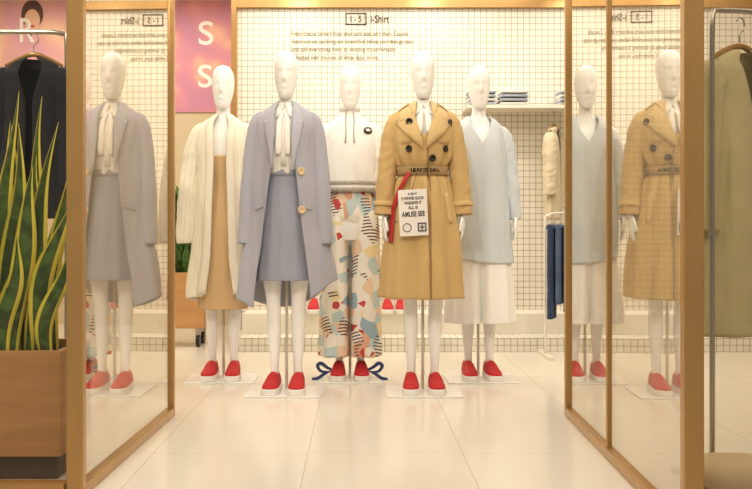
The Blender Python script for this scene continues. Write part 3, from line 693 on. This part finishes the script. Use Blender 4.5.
for i in range(4):
    r=empty('jeans',(1.325+i*.055,6.15,0),'dark blue denim jeans folded over hanger','jeans',rotz=pi/2-.45,group='jeans on the low rack')
    v=[];f=[]
    for s in (-1,1): tube([(s*.04,0,.90,.02),(s*.04,0,.85,.045),(s*.045,0,.6,.044),(s*.04,0,.26+.05*((i*2)%3),.046)],16,flat=.45,wr=.05,seed=i,v=v,f=f)
    tube([(-.075,0,.88,.022),(.075,0,.88,.022)],12,v=v,f=f)
    j=mk('jeans_legs',v,f,M_denims[i],r)
    v,f=tube([(-.09,0,.915,.006),(.09,0,.915,.006)],8); mk('hanger',v,f,M_whitemet,r)
    v,f=tube([(0,0,.915,.003),(0,0,.95,.003),(.015,0,.98,.003),(0,0,.995,.003)],8,m=12); mk('hanger_hook',v,f,M_chrome,r)
    if i==3: box('price_tag',-.11,-.108,-.02,.02,.38,.46,M_tag,r,bevel=0)
shf=box('wall_shelf',.80,1.95,6.62,6.899,1.76,1.785,M_whitemet,label='white wall shelf on the grid wall',category='shelf')
M_fs=[fabric('fold_blue',(190,197,210)),fabric('fold_white',(236,232,224)),fabric('fold_grey',(184,188,196))]
for k,xx in enumerate((.92,1.16,1.60,1.82)):
    for i in range(4):
        v=[];f=[]; h=.028; z0=1.786+i*(h+.001)
        tube([(xx-.10,6.75,z0+h/2,h/2),(xx,6.75,z0+h/2,h/2),(xx+.10,6.75,z0+h/2,h/2)],16,v=v,f=f,m=10)
        v=[Vector((q.x,6.75+(q.y-6.75)*7.5,q.z)) for q in v]
        o=mk('folded_shirt',v,f,M_fs[(i+k)%3],label='folded shirt in a stack on the white wall shelf',category='shirt'); o['group']='folded shirts on the wall shelf'
hung('hanging_sweater','beige knit sweater hanging below the wall shelf','sweater',(1.47,6.75,0),1.1,1.62,.95,M_beige,half=.11,dep=.045,sl=.5,seed=9)
for x in (-.43,-.33,.22,.32,1.0,1.1):
    shoe(None,x,6.74,.2505,0,label='red canvas slip-on shoe with white sole on the cream bench',category='shoe',group='red shoes on the bench')
for k,(z,rgb) in enumerate([(0.0,(190,152,108)),(.09,(222,196,156))]):
    v=[];f=[];n=40
    for i in range(13):
        u=i/12; zz=z+.088*u; e=.11*(1-abs(2*u-1)**3*.25)
        for j in range(n):
            a=2*pi*j/n; c,s_=math.cos(a),math.sin(a); v.append((math.copysign(abs(c)**.5,c)*e,math.copysign(abs(s_)**.5,s_)*e,zz+.001))
    for i in range(12):
        for j in range(n): a=i*n+j; b=i*n+(j+1)%n; f.append((a,b,b+n,a+n))
    f.append(tuple(range(n))[::-1]); f.append(tuple(12*n+j for j in range(n)))
    mk('cushion',v,f,fabric('cushion_%d'%k,rgb),loc=(1.13,2.70,0),label='square beige fabric cushion in a stack behind the window',category='cushion')

# ---------------------------------------------------------------- lights
def area(name,loc,size,power,col=(1,.925,.80),rot=(0,0,0),sy=None):
    l=bpy.data.lights.new(name,'AREA'); l.energy=power; l.color=col; l.size=size
    if sy: l.shape='RECTANGLE'; l.size_y=sy
    o=bpy.data.objects.new(name,l); o.location=loc; o.rotation_euler=rot; COL.objects.link(o); return o
def spot(name,loc,tgt,power,ang=60,col=(1,.94,.84),blend=.6,rad=.05):
    l=bpy.data.lights.new(name,'SPOT'); l.energy=power; l.color=col; l.spot_size=math.radians(ang); l.spot_blend=blend; l.shadow_soft_size=rad
    o=bpy.data.objects.new(name,l); o.location=loc; d=Vector(tgt)-Vector(loc); o.rotation_euler=d.to_track_quat('-Z','Y').to_euler(); COL.objects.link(o); return o
area('ceiling_light_a',(0,4.2,2.92),2.0,29,sy=1.6)
area('ceiling_light_b',(0,6.0,2.92),3.0,42,sy=1.0)
area('ceiling_light_c',(0,1.5,2.92),2.4,48,sy=2.0)
area('ceiling_light_d',(2.5,5,2.92),1.4,22,sy=3)
area('ceiling_light_e',(-2.5,5.5,2.92),1.4,17,sy=3)
area('poster_fill_light',(-2.0,7.3,2.92),2.4,26,sy=.8)  # added fill that brightens the pink posters, not a known ceiling fitting
spot('spot_light',(-2.3,2.4,2.8),(-.7,5.0,.9),100,45)
spot('spot_light',(-.3,1.7,2.8),(-.2,5.0,.9),85,45)
spot('spot_light',(1.6,2.2,2.8),(.6,5.0,.9),105,45)
spot('spot_light',(-1.0,1.2,2.85),(-1.35,3.2,.8),75,45)  # added fill aimed at the dim snake plant, no known lamp there
spot('spot_light',(1.6,1.0,2.85),(1.5,3.2,.9),45,45)
for x in (-.5,.6,1.8): spot('wall_washer',(x,5.7,2.9),(x,6.9,1.5),22,80)
w=bpy.data.worlds.new('world'); sc.world=w; w.use_nodes=True
w.node_tree.nodes['Background'].inputs['Color'].default_value=(1,.95,.88,1); w.node_tree.nodes['Background'].inputs['Strength'].default_value=.28
